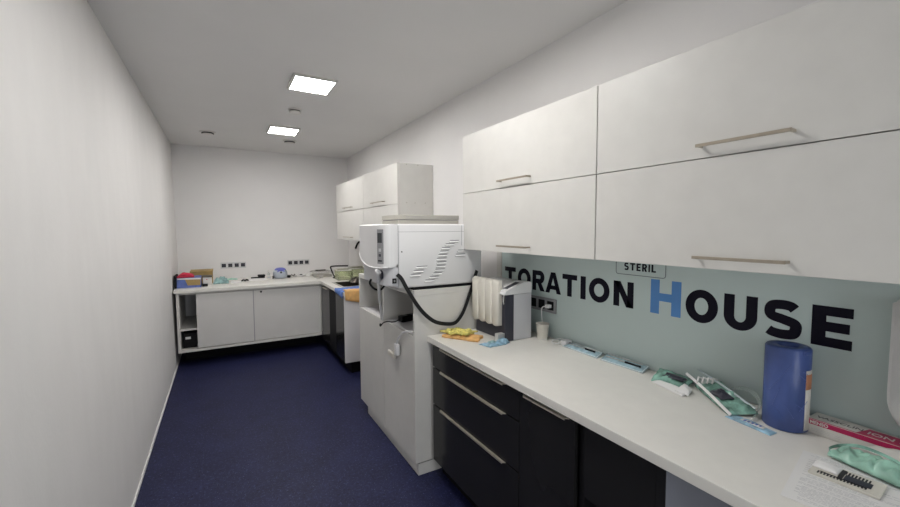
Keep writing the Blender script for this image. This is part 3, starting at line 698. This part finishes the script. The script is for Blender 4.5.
def patch(a0, a1, z0, z1, m, nm, off=.0006):
    vs = []; fs = []
    n_ = 8
    for k in range(n_+1):
        a = math.radians(a0+(a1-a0)*k/n_)
        for r_ in (R0+.0001, R0+off):
            for z in (z0, z1): vs.append((1.5755+r_*math.cos(a), .5575+r_*math.sin(a), z))
    for k in range(n_):
        a, c = 4*k, 4*k+4; fs += [(a+2, c+2, c+3, a+3), (a, a+1, c+1, c), (a, c, c+2, a+2), (a+1, a+3, c+3, c+1)]
    fs += [(0, 2, 3, 1), (4*n_, 4*n_+1, 4*n_+3, 4*n_+2)]
    return MB().add(vs, fs, True).make(nm, m, t)
patch(250, 318, WT+.010, WT+.200, 'boxwhite', 'label_sticker')
patch(250, 318, WT+.140, WT+.188, 'orangelab', 'label_stripe', .0012)
MB().box(-.018, .006, -.004, .004, 0, .012, .002, xf=Matrix.Translation((1.5755+R0*math.cos(math.radians(255)), .5575+R0*math.sin(math.radians(255)), WT+RH-.016)) @ Matrix.Rotation(math.radians(-15), 4, 'Z')).make('wrap_tail', 'rollblue', t)

# ---- glove box, lying
t = thing('glove_box', 'flat white carton with crimson band lying right of the blue roll', 'carton', (1.63, .38, WT))
bx0, bx1, by0, by1, bz = 1.583, 1.655, .245, .503, WT+.0475
MB().box(bx0, bx1, by0, by1, WT+.0008, bz, .0012).make('carton', 'boxwhite', t)
g = MB(); g.box(bx0-.0006, bx0-.0001, by0+.001, by1-.001, bz-.0165, bz-.0015); g.box(bx0-.0005, bx0+.0035, by0+.001, by1-.001, bz+.0001, bz+.0005)
g.prism([(.392, bx0+.003), (.378, bx0+.058), (by0+.001, bx0+.058), (by0+.001, bx0+.003)], lambda p, h: (p[1], p[0], h), bz+.0001, bz+.0006)
g.make('crimson_band', 'magenta', t)
g = MB()
for k, z in enumerate((.012, .017, .021)): g.box(bx0-.0006, bx0-.0001, .425 - .004*k, .492, WT+z-.001, WT+z)
g.make('fine_print', 'printgrey', t)
Rm = Matrix(((0, 0, -1, 0), (-1, 0, 0, 0), (0, 1, 0, 0), (0, 0, 0, 1)))      # upright on the front face, reading along -y
text_mesh('MENSO', .013, Matrix.Translation((bx0-.0009, .496, bz-.0135)) @ Rm, 'band_lettering', 'boxwhite', t, .0004, .0002)
Rt = Matrix(((0, 1, 0, 0), (-1, 0, 0, 0), (0, 0, 1, 0), (0, 0, 0, 1)))       # lying on the top face, reading along -y
text_mesh('VASSCLIN', .024, Matrix.Translation((bx0+.026, .490, bz+.0006)) @ Rt, 'top_lettering', 'printdark', t, .0002, .0002)
text_mesh('ION SNI', .030, Matrix.Translation((bx0+.018, .375, bz+.0009)) @ Rt, 'top_lettering', 'boxwhite', t, .0004, .0002)

# ---- printed sheet, card and green pouch
TL = Vector((1.440, .462, 0)); ax = Vector((-.983, -.183, 0)); ay = Vector((.183, -.983, 0))
PX = Matrix(((ay.x, -ax.x, 0, TL.x), (ay.y, -ax.y, 0, TL.y), (0, 0, 1, WT+.0006), (0, 0, 0, 1)))   # local x across, local -y down the page
t = thing('printed_sheet', 'white sheet of printed text lying at the near worktop edge', 'paper', TL+Vector((0, 0, WT)))
MB().box(0, .21, -.297, 0, 0, .0008, xf=PX).make('page', 'paper', t)
pr = MB(); random.seed(7); y = -.012
while y > -.285:
    x = .018+(.01 if random.random() < .4 else 0); end = x+random.uniform(.10, .175)
    while x < end:
        wl = random.uniform(.006, .02); pr.box(x, min(x+wl, .195), y-.0017, y, .0009, .0011, xf=PX); x += wl+.0028
    y -= .0062 if random.random() < .75 else .012
pr.make('printed_text', 'printgrey', t)
# card with printed black bars
cc = Vector((1.361, .349, 0)); a = math.radians(4)
CX = Matrix(((math.sin(a), math.cos(a), 0, cc.x), (-math.cos(a), math.sin(a), 0, cc.y), (0, 0, 1, WT+.0020), (0, 0, 0, 1)))
t = thing('indicator_card', 'white card with black stepped bars lying on the printed sheet', 'card', (cc.x, cc.y, WT+.002))
MB().box(-.065, .065, -.042, .042, 0, .006, .0008, xf=CX).make('card', 'cream', t)
pr = MB()
for k in range(15):
    x = -.050+.0062*k
    pr.box(x, x+.0034, -.034+.0004*k, -.019, .0062, .0066, xf=CX)
    if k > 6: pr.box(x, x+.0034, .014, .034-.0003*k, .0062, .0066, xf=CX)
pr.box(-.046, .040, -.022, -.017, .0062, .0066, xf=CX); pr.box(-.014, -.005, -.026, .036, .0062, .0067, xf=CX)
pr.make('printed_bars', 'printblk', t)
MB().box(-.003, .046, -.016, .013, .0062, .0068, xf=CX).make('printed_block', 'graphite', t)
MB().sheet([CX @ Vector(v) for v in ((-.066, -.008, .0070), (-.016, -.010, .0070), (-.014, .036, .0070), (-.064, .038, .0070))], 14, 12, .002, .007, .003, 60, 3).make('rolled_cover', 'paper', t)
t = thing('mint_pouch', 'large mint green pouch crumpled against the crimson-banded carton', 'pouch', (1.5, .31, WT), None)
MB().sheet([(1.448, .412, WT+.0090), (1.405, .225, WT+.0090), (1.500, .190, WT+.012), (1.530, .402, WT+.004)], 48, 32, .004, .018, .034, 24, 31, .006).make('film', 'mint', t)
MB().sheet([(1.520, .400, WT+.010), (1.495, .205, WT+.022), (1.580, .185, WT+.036), (1.580, .345, WT+.026)], 26, 16, .003, .016, .014, 20, 17, .004).make('paper_flap', 'boxwhite', t)
MB().ribbon(spline([(1.452, .408, WT+.018), (1.478, .416, WT+.020), (1.512, .402, WT+.024), (1.512, .36, WT+.040), (1.470, .29, WT+.050), (1.430, .225, WT+.036)], 8), .010, .002, (.8, .3, .5)).make('folded_edge', 'green', t)

# ---- soap dispenser on the right wall
t = thing('soap_dispenser', 'white wall-mounted soap dispenser at right edge beside the E', 'dispenser', (1.62, .285, 1.0))
dxa, dxb, dya, dyb = 1.560, GX-.0008,   .205, .3325
b = bmesh.new(); bmesh.ops.create_cube(b, size=1)
for v in b.verts: v.co = ((dxa+dxb)/2+v.co.x*(dxb-dxa), (dya+dyb)/2+v.co.y*(dyb-dya), 1.130+v.co.z*.355)
bmesh.ops.bevel(b, geom=[e for e in b.edges], offset=.008, segments=3, affect='EDGES')
bmesh.ops.subdivide_edges(b, edges=[e for e in b.edges if abs(e.verts[0].co.z-e.verts[1].co.z) > .2], cuts=14, use_grid_fill=True)
for v in b.verts:
    d = max(0, (1.045-v.co.z)/.093); k = 1-.42*min(1, d)**2
    v.co.y = (dya+dyb)/2+(v.co.y-(dya+dyb)/2)*k; v.co.x = dxb-(dxb-v.co.x)*(1-.25*min(1, d)**2)
MB().bm(b, True).make('housing', 'device', t)
MB().box(1.585, 1.650, .238, .298, .930, .952, .005, 3).make('pump_button', 'device_g', t)

# ================================================================== things on the far worktop
Z = WT+.0008
t = thing('blue_carton', 'open blue printed carton at left end of back worktop', 'carton', (-.35, 5.35, WT))
c = MB(); x0, x1, y0, y1, zt_ = -.440, -.215, 5.27, 5.50, .972
c.box(x0, x1, y0, y0+.006, Z, zt_, .001); c.box(x0, x1, y1-.006, y1, Z, zt_, .001); c.box(x0, x0+.006, y0+.006, y1-.006, Z, zt_); c.box(x1-.006, x1, y0+.006, y1-.006, Z, zt_); c.box(x0+.006, x1-.006, y0+.006, y1-.006, Z, Z+.004)
c.box(x0+.006, x1-.006, y0+.006, y1-.006, zt_-.012, zt_-.006)
c.make('carton_wall', 'bluebox', t)
MB().prism([(x0+.10, .888), (x1-.004, .885), (x1-.004, .955), (x0+.075, .955)], lambda p, h: (p[0], y0-h, p[1]), .0004, .0014).make('printed_label', 'carton', t)
MB().prism([(x0+.005, .957), (x1, .950), (x1, .968), (x0+.005, .970)], lambda p, h: (p[0], y0-h, p[1]), .0004, .006).make('paper_edge', 'paper', t)
tag(MB().box(-.463, -.4415, 5.26, 5.50, Z, 1.0, .003).make('black_folder', 'blackmat'), 'black upright folder between blue carton and left wall', 'folder')
t = thing('red_pouch', 'crimson red soft pouch lying on the blue carton', 'pouch', (-.36, 5.36, .975))
MB().sheet([(-.438, 5.285, .9735), (-.275, 5.285, .9735), (-.285, 5.44, .9735), (-.430, 5.44, .9735)], 22, 16, .010, .036, .012, 22, 9, .006).make('pouch_body', 'red', t)
MB().tube(spline([(-.43, 5.30, .995), (-.36, 5.290, 1.004), (-.30, 5.295, .997)], 6), .002, 6).make('zip', 'blackmat', t)
t = thing('cardboard_box', 'brown cardboard box with flat lid behind the blue carton', 'carton', (-.22, 5.68, WT))
MB().box(-.33, -.105, 5.56, 5.82, Z, 1.000, .002).make('box_body', 'carton', t)
MB().box(-.335, -.10, 5.555, 5.825, 1.0005, 1.016, .002).make('lid', 'carton', t)
t = thing('white_box', 'small white box with red dot beside the blue carton', 'carton', (-.155, 5.42, WT))
MB().box(-.200, -.112, 5.38, 5.50, Z+.022, .955, .003).make('box_body', 'boxwhite', t)
MB().box(-.200, -.112, 5.38, 5.50, Z, Z+.0215, .001).make('box_base', 'boxwhite', t)
MB().box(-.206, -.106, 5.374, 5.506, .9555, .972, .002).make('lid', 'darksteel', t)
MB().lathe([(.006, 0), (.006, -.001), (0, -.001)], (-.160, 5.3798, .93), axis='y', seg=14).make('red_dot', 'red', t)
tag(MB().box(-.205, -.150, 5.29, 5.345, Z, .888, .004, 3).make('black_case', 'blackmat'), 'tiny black case in front of the small white box', 'case')
t = thing('glove_pile', 'crumpled heap of grey-teal film beside the small white box', 'film heap', (-.01, 5.55, WT))
MB().sheet([(-.098, 5.46, Z), (.060, 5.46, Z), (.060, 5.64, Z), (-.090, 5.64, Z)], 26, 18, .008, .040, .065, 22, 4, .012).make('crumpled_film', 'teal', t)
MB().sheet([(.03, 5.55, Z+.03), (.155, 5.53, Z+.03), (.160, 5.62, Z+.03), (.05, 5.63, Z+.03)], 16, 10, .003, .01, .016, 24, 6, .008).make('mint_sheet', 'mint', t)
t = thing('paper_stack', 'low pile of white papers right of the teal film heap', 'papers', (.1, 5.56, WT))
MB().box(.085, .195, 5.43, 5.50, Z, Z+.020, .001).make('sheet', 'paper', t)
t = thing('dark_clip', 'dark strap tool lying between papers and white tray', 'tool', (.2, 5.60, WT))
MB().tube(spline([(.205, 5.55, Z+.010), (.222, 5.58, Z+.018), (.240, 5.56, Z+.010), (.262, 5.59, Z+.018), (.275, 5.57, Z+.009)], 8), .009, 8).make('strap_loop', 'blackmat', t)
t = thing('instrument_tray', 'white flat tray holding black tools left of the round device', 'tray', (.385, 5.63, WT))
tr = MB(); x0, x1, y0, y1 = .285, .485, 5.55, 5.74
tr.box(x0, x1, y0, y1, Z, Z+.004)
for a in ((x0, x1, y0, y0+.004), (x0, x1, y1-.004, y1), (x0, x0+.004, y0+.004, y1-.004), (x1-.004, x1, y0+.004, y1-.004)): tr.box(*a, Z+.004, Z+.024)
tr.make('tray_body', 'paper', t)
t = thing('hand_tool', 'black hand tool resting in the white flat tray', 'tool', (.39, 5.64, Z+.03))
MB().box(.310, .470, 5.60, 5.63, Z+.0255, Z+.040, .004, 3).make('handle', 'blackmat', t)
MB().box(.390, .475, 5.59, 5.68, Z+.0405, Z+.066, .008, 3).make('head', 'blackmat', t)
t = thing('adhesive_bottle', 'small clear bottle behind the white flat tray', 'bottle', (.53, 5.80, WT))
MB().lathe([(0, 0), (.018, 0), (.020, .004), (.020, .055), (.009, .068), (.009, .078)], (.532, 5.80, Z), 20).make('bottle_body', 'film', t)
MB().lathe([(.011, .078), (.011, .098), (.005, .100), (0, .100)], (.532, 5.80, Z), 20).make('cap', 'boxwhite', t)
t = thing('small_carton', 'small white carton with blue print left of the round device', 'carton', (.535, 5.68, WT))
MB().box(.498, .562, 5.64, 5.72, Z, Z+.040, .003).make('box_body', 'boxwhite', t)
MB().box(.504, .545, 5.6385, 5.6398, Z+.020, Z+.032).make('printed_band', 'bluegrey', t)
# round device
t = thing('round_sealing_device', 'round blue-grey tabletop device with violet top on back worktop', 'device', (.665, 5.70, WT))
MB().lathe([(0, 0), (.070, 0), (.084, .012), (.090, .045), (.086, .082), (.072, .108)], (.665, 5.70, Z), 40).make('housing', 'bluegrey', t)
MB().lathe([(.073, .1085), (.062, .126), (.036, .138), (0, .141)], (.665, 5.70, Z), 40).make('top_cap', 'purple', t)
MB().prism([(.665+.046*math.cos(k*PI/10)*1.0, Z+.085+.034*math.sin(k*PI/10)) for k in range(0, 11)], lambda p, h: (p[0], 5.6105+abs(p[0]-.665)*.35-h, p[1]), -.006, .0008).make('front_window', 'purple', t)
MB().lathe([(.012, 0), (.013, -.006), (.007, -.008), (0, -.006)], (.665, 5.612, Z+.083), axis='y', seg=20).make('button', 'graphite', t)
for sx in (-1, 1):
    MB().box(.665+sx*.083, .665+sx*.122, 5.66, 5.70, Z, Z+.034, .006, 3).make('side_foot', 'blackmat', t)
t = thing('wire_parts', 'small dark metal parts right of the round device', 'parts', (.83, 5.75, WT))
MB().tube(spline([(.795, 5.74, Z+.006), (.815, 5.76, Z+.030), (.838, 5.73, Z+.012), (.850, 5.77, Z+.034), (.868, 5.75, Z+.008)], 8), .006, 8).make('bent_wire', 'darksteel', t)
MB().lathe([(0, 0), (.016, 0), (.016, .022), (0, .024)], (.858, 5.715, Z), 20).make('dial', 'steel2', t)
t = thing('white_dish', 'low white dish with dark piece below the right socket plate', 'dish', (.97, 5.74, WT))
MB().lathe([(0, 0), (.040, 0), (.052, .024), (.049, .024), (.038, .004), (0, .004)], (.935, 5.74, Z), 32).make('dish_body', 'paper', t)
MB().box(.915, .950, 5.725, 5.745, Z+.0045, Z+.032, .004).make('dark_piece', 'blackmat', t)
tag(MB().box(.985, 1.045, 5.70, 5.78, Z, Z+.032, .004).make('white_carton', 'paper'), 'plain white little carton between dish and metal rack', 'carton')
# metal instrument rack in corner
t = thing('instrument_rack', 'grey metal instrument rack of wire bars in the worktop corner', 'rack', (1.17, 5.62, WT))
r = MB()
for y in (5.48, 5.78): r.tube([(1.06, y, Z+.005), (1.06, y, Z+.062), (1.31, y, Z+.062), (1.31, y, Z+.005)], .005, 8)
for x in (1.06, 1.31): r.tube([(x, 5.48, Z+.062), (x, 5.78, Z+.062)], .005, 8)
r.make('wire_frame', 'steel2', t)
r = MB()
for k in range(7): r.tube([(1.09+.033*k, 5.478, Z+.070), (1.09+.033*k, 5.782, Z+.070)], .0045, 6)
r.make('wire_bar', 'steel2', t)
MB().box(1.075, 1.295, 5.50, 5.76, Z, Z+.030, .004).make('base_tray', 'beige', t)
tag(MB().box(1.10, 1.235, 5.60, 5.63, Z+.0765, Z+.092, .003).make('dark_bar', 'darksteel'), 'dark flat bar lying across the metal instrument rack', 'bar')
t = thing('steel_cup', 'small steel cup with dark inside before the metal rack', 'cup', (1.14, 5.40, WT))
MB().lathe([(0, 0), (.020, 0), (.026, .040), (.023, .040), (.018, .004), (0, .004)], (1.135, 5.41, Z), 24).make('cup_body', 'steel2', t)
MB().lathe([(.0, .022), (.0195, .022), (.0195, .024), (0, .024)], (1.135, 5.41, Z), 20).make('dark_filling', 'blackmat', t)
MB().lathe([(.0, .0), (.026, .0), (.024, .008), (0, .010)], (1.075, 5.32, Z), 20).make('loose_lid', 'steel2', t)
# clear tanks
def tank(x0, x1, y0, y1, z1, label):
    t = thing('clear_tank', label, 'tank', ((x0+x1)/2, (y0+y1)/2, WT), 'clear tanks')
    k = MB(); w_ = .004
    k.box(x0, x1, y0, y0+w_, Z, z1); k.box(x0, x1, y1-w_, y1, Z, z1); k.box(x0, x0+w_, y0+w_, y1-w_, Z, z1); k.box(x1-w_, x1, y0+w_, y1-w_, Z, z1); k.box(x0+w_, x1-w_, y0+w_, y1-w_, Z, Z+.004)
    k.make('tank_wall', 'tank', t)
    r = MB()
    for a in ((x0-.004, x1+.004, y0-.004, y0), (x0-.004, x1+.004, y1, y1+.004), (x0-.004, x0, y0, y1), (x1, x1+.004, y0, y1)): r.box(*a, z1-.012, z1+.003)
    r.make('rim', 'boxwhite', t)
    MB().box(x0+.006, x1-.006, y0+.006, y1-.006, Z+.005, Z+.035).make('tray_insert', 'cream', t)
tank(1.262, 1.425, 5.03, 5.22, .990, 'yellowish clear plastic tank with green rim beside the far sink')
tank(1.445, 1.63, 5.03, 5.24, 1.005, 'yellowish clear tank beside the other, behind the tap')
t = thing('bent_clamp', 'black bent clamp arm standing behind the yellowish tank', 'clamp', (1.28, 5.30, WT))
MB().tube(spline([(1.285, 5.30, Z+.012), (1.265, 5.30, Z+.05), (1.245, 5.30, Z+.10), (1.232, 5.30, Z+.150), (1.27, 5.30, Z+.160), (1.36, 5.30, Z+.158), (1.46, 5.30, Z+.154)], 8), .009, 10).make('arm', 'blackmat', t)
MB().box(1.262, 1.32, 5.272, 5.33, Z, Z+.013, .003).make('foot', 'blackmat', t)
# dark things at sink
t = thing('cloth_bundle', 'dark bag-like bundle lying across the far steel sink', 'bundle', (1.40, 4.7, WT))
MB().sheet([(1.30, 4.60, WT+.0068), (1.545, 4.56, WT+.0068), (1.555, 4.80, WT+.0068), (1.34, 4.82, WT+.0068)], 22, 16, .012, .040, .045, 18, 6, .012).make('bundle_body', 'darksteel', t)

# draped cloths on the worktop end
def drape(path, w0, w1, th, amp, seed, nx=26, slope=0.0):
    """path: list of (p0, p1) 3-D pairs along the fall line; cloth spans p0..p1"""
    top = []; bot = []
    for j, (a, b) in enumerate(path):
        a, b = Vector(a), Vector(b); a0, b0 = [Vector(v) for v in path[max(0, j-1)]]; a1, b1 = [Vector(v) for v in path[min(len(path)-1, j+1)]]
        nrm = ((a1-a0).cross(b-a)).normalized()
        if nrm.z < -.5 or nrm.y > .5 or nrm.x > .5: nrm = -nrm
        for i in range(nx+1):
            u = i/nx; p = a.lerp(b, u); q = Vector((p.x*26+seed, p.y*26, p.z*26)); h = th+amp*abs(noise.noise(q))
            top.append(p+nrm*h); bot.append(p.copy())
    return MB()._slab(top, bot, nx, len(path)-1)
def curve_drop(flat0, flat1, axis, edge, drop0, drop1, n=8):
    return None
# blue: over the front edge of the run
path = []
for x in [1.62, 1.5, 1.4, 1.3, 1.2, 1.12, 1.075]: path.append(((x, 4.36, Z), (x, 4.045, Z)))
path += [((1.058, 4.355, Z-.0005), (1.058, 4.05, Z-.0005)), ((1.0565, 4.35, WT-.008), (1.0565, 4.05, WT-.010)), ((1.0560, 4.34, WT-.022), (1.0560, 4.05, WT-.036)), ((1.0555, 4.32, WT-.034), (1.0555, 4.05, WT-.060))]
tag(drape(path, 0, 0, .004, .010, 3).make('blue_cloth', 'blueclo'), 'blue cloth draped over the far worktop edge beside the sink', 'cloth')
path = []
for k in range(4):
    y = 4.085-.012*k; path.append(((1.070, y, Z+.0165), (1.60, y, Z+.0165)))
path += [((1.070, 4.030, Z+.0155), (1.60, 4.030, Z+.0155)), ((1.070, 4.0255, Z+.002), (1.60, 4.0255, Z+.002)), ((1.072, 4.025, WT-.03), (1.60, 4.025, WT-.05)), ((1.074, 4.025, WT-.055), (1.60, 4.025, WT-.13)), ((1.076, 4.025, WT-.078), (1.60, 4.025, WT-.20)), ]
tag(drape(path, 0, 0, .006, .012, 8).make('orange_cloth', 'orange'), 'orange cloth draped over the end of the far worktop', 'cloth')

# ------------------------------------------------------------------ light, world, camera
w = bpy.data.worlds.new('room_world'); S.world = w; w.use_nodes = True
w.node_tree.nodes['Background'].inputs['Color'].default_value = (.8, .85, 1, 1); w.node_tree.nodes['Background'].inputs['Strength'].default_value = .02

la = bpy.data.lights.new('rear_fill_light', 'AREA'); la.shape = 'RECTANGLE'; la.size = .95; la.size_y = 2.0; la.energy = 11; la.color = (.93, .97, 1)  # unseen fill light added behind the camera to brighten back wall and autoclave
lo = bpy.data.objects.new('rear_fill_light', la); COL.objects.link(lo); lo.location = (.45, YF-.13, 1.06); lo.rotation_euler = (math.radians(90), 0, math.radians(0))
cam = bpy.data.cameras.new('camera'); co = bpy.data.objects.new('camera', cam); COL.objects.link(co)
p, tt, r = math.radians(29.8014), math.radians(3.5386), math.radians(-.2309)
fw = Vector((math.sin(p)*math.cos(tt), math.cos(p)*math.cos(tt), -math.sin(tt))); rt = Vector((math.cos(p), -math.sin(p), 0)); up = rt.cross(fw)
rt, up = math.cos(r)*rt+math.sin(r)*up, -math.sin(r)*rt+math.cos(r)*up
co.matrix_world = Matrix(((rt.x, up.x, -fw.x, 0), (rt.y, up.y, -fw.y, 0), (rt.z, up.z, -fw.z, 1.5043), (0, 0, 0, 1)))
cam.sensor_width = 36; cam.lens = 399.19/900*36; cam.clip_start = .02
S.camera = co
S.view_settings.view_transform = 'Standard'; S.view_settings.look = 'None'; S.view_settings.gamma = 1.0; S.view_settings.use_curve_mapping = False
S.view_settings.exposure = 1.2
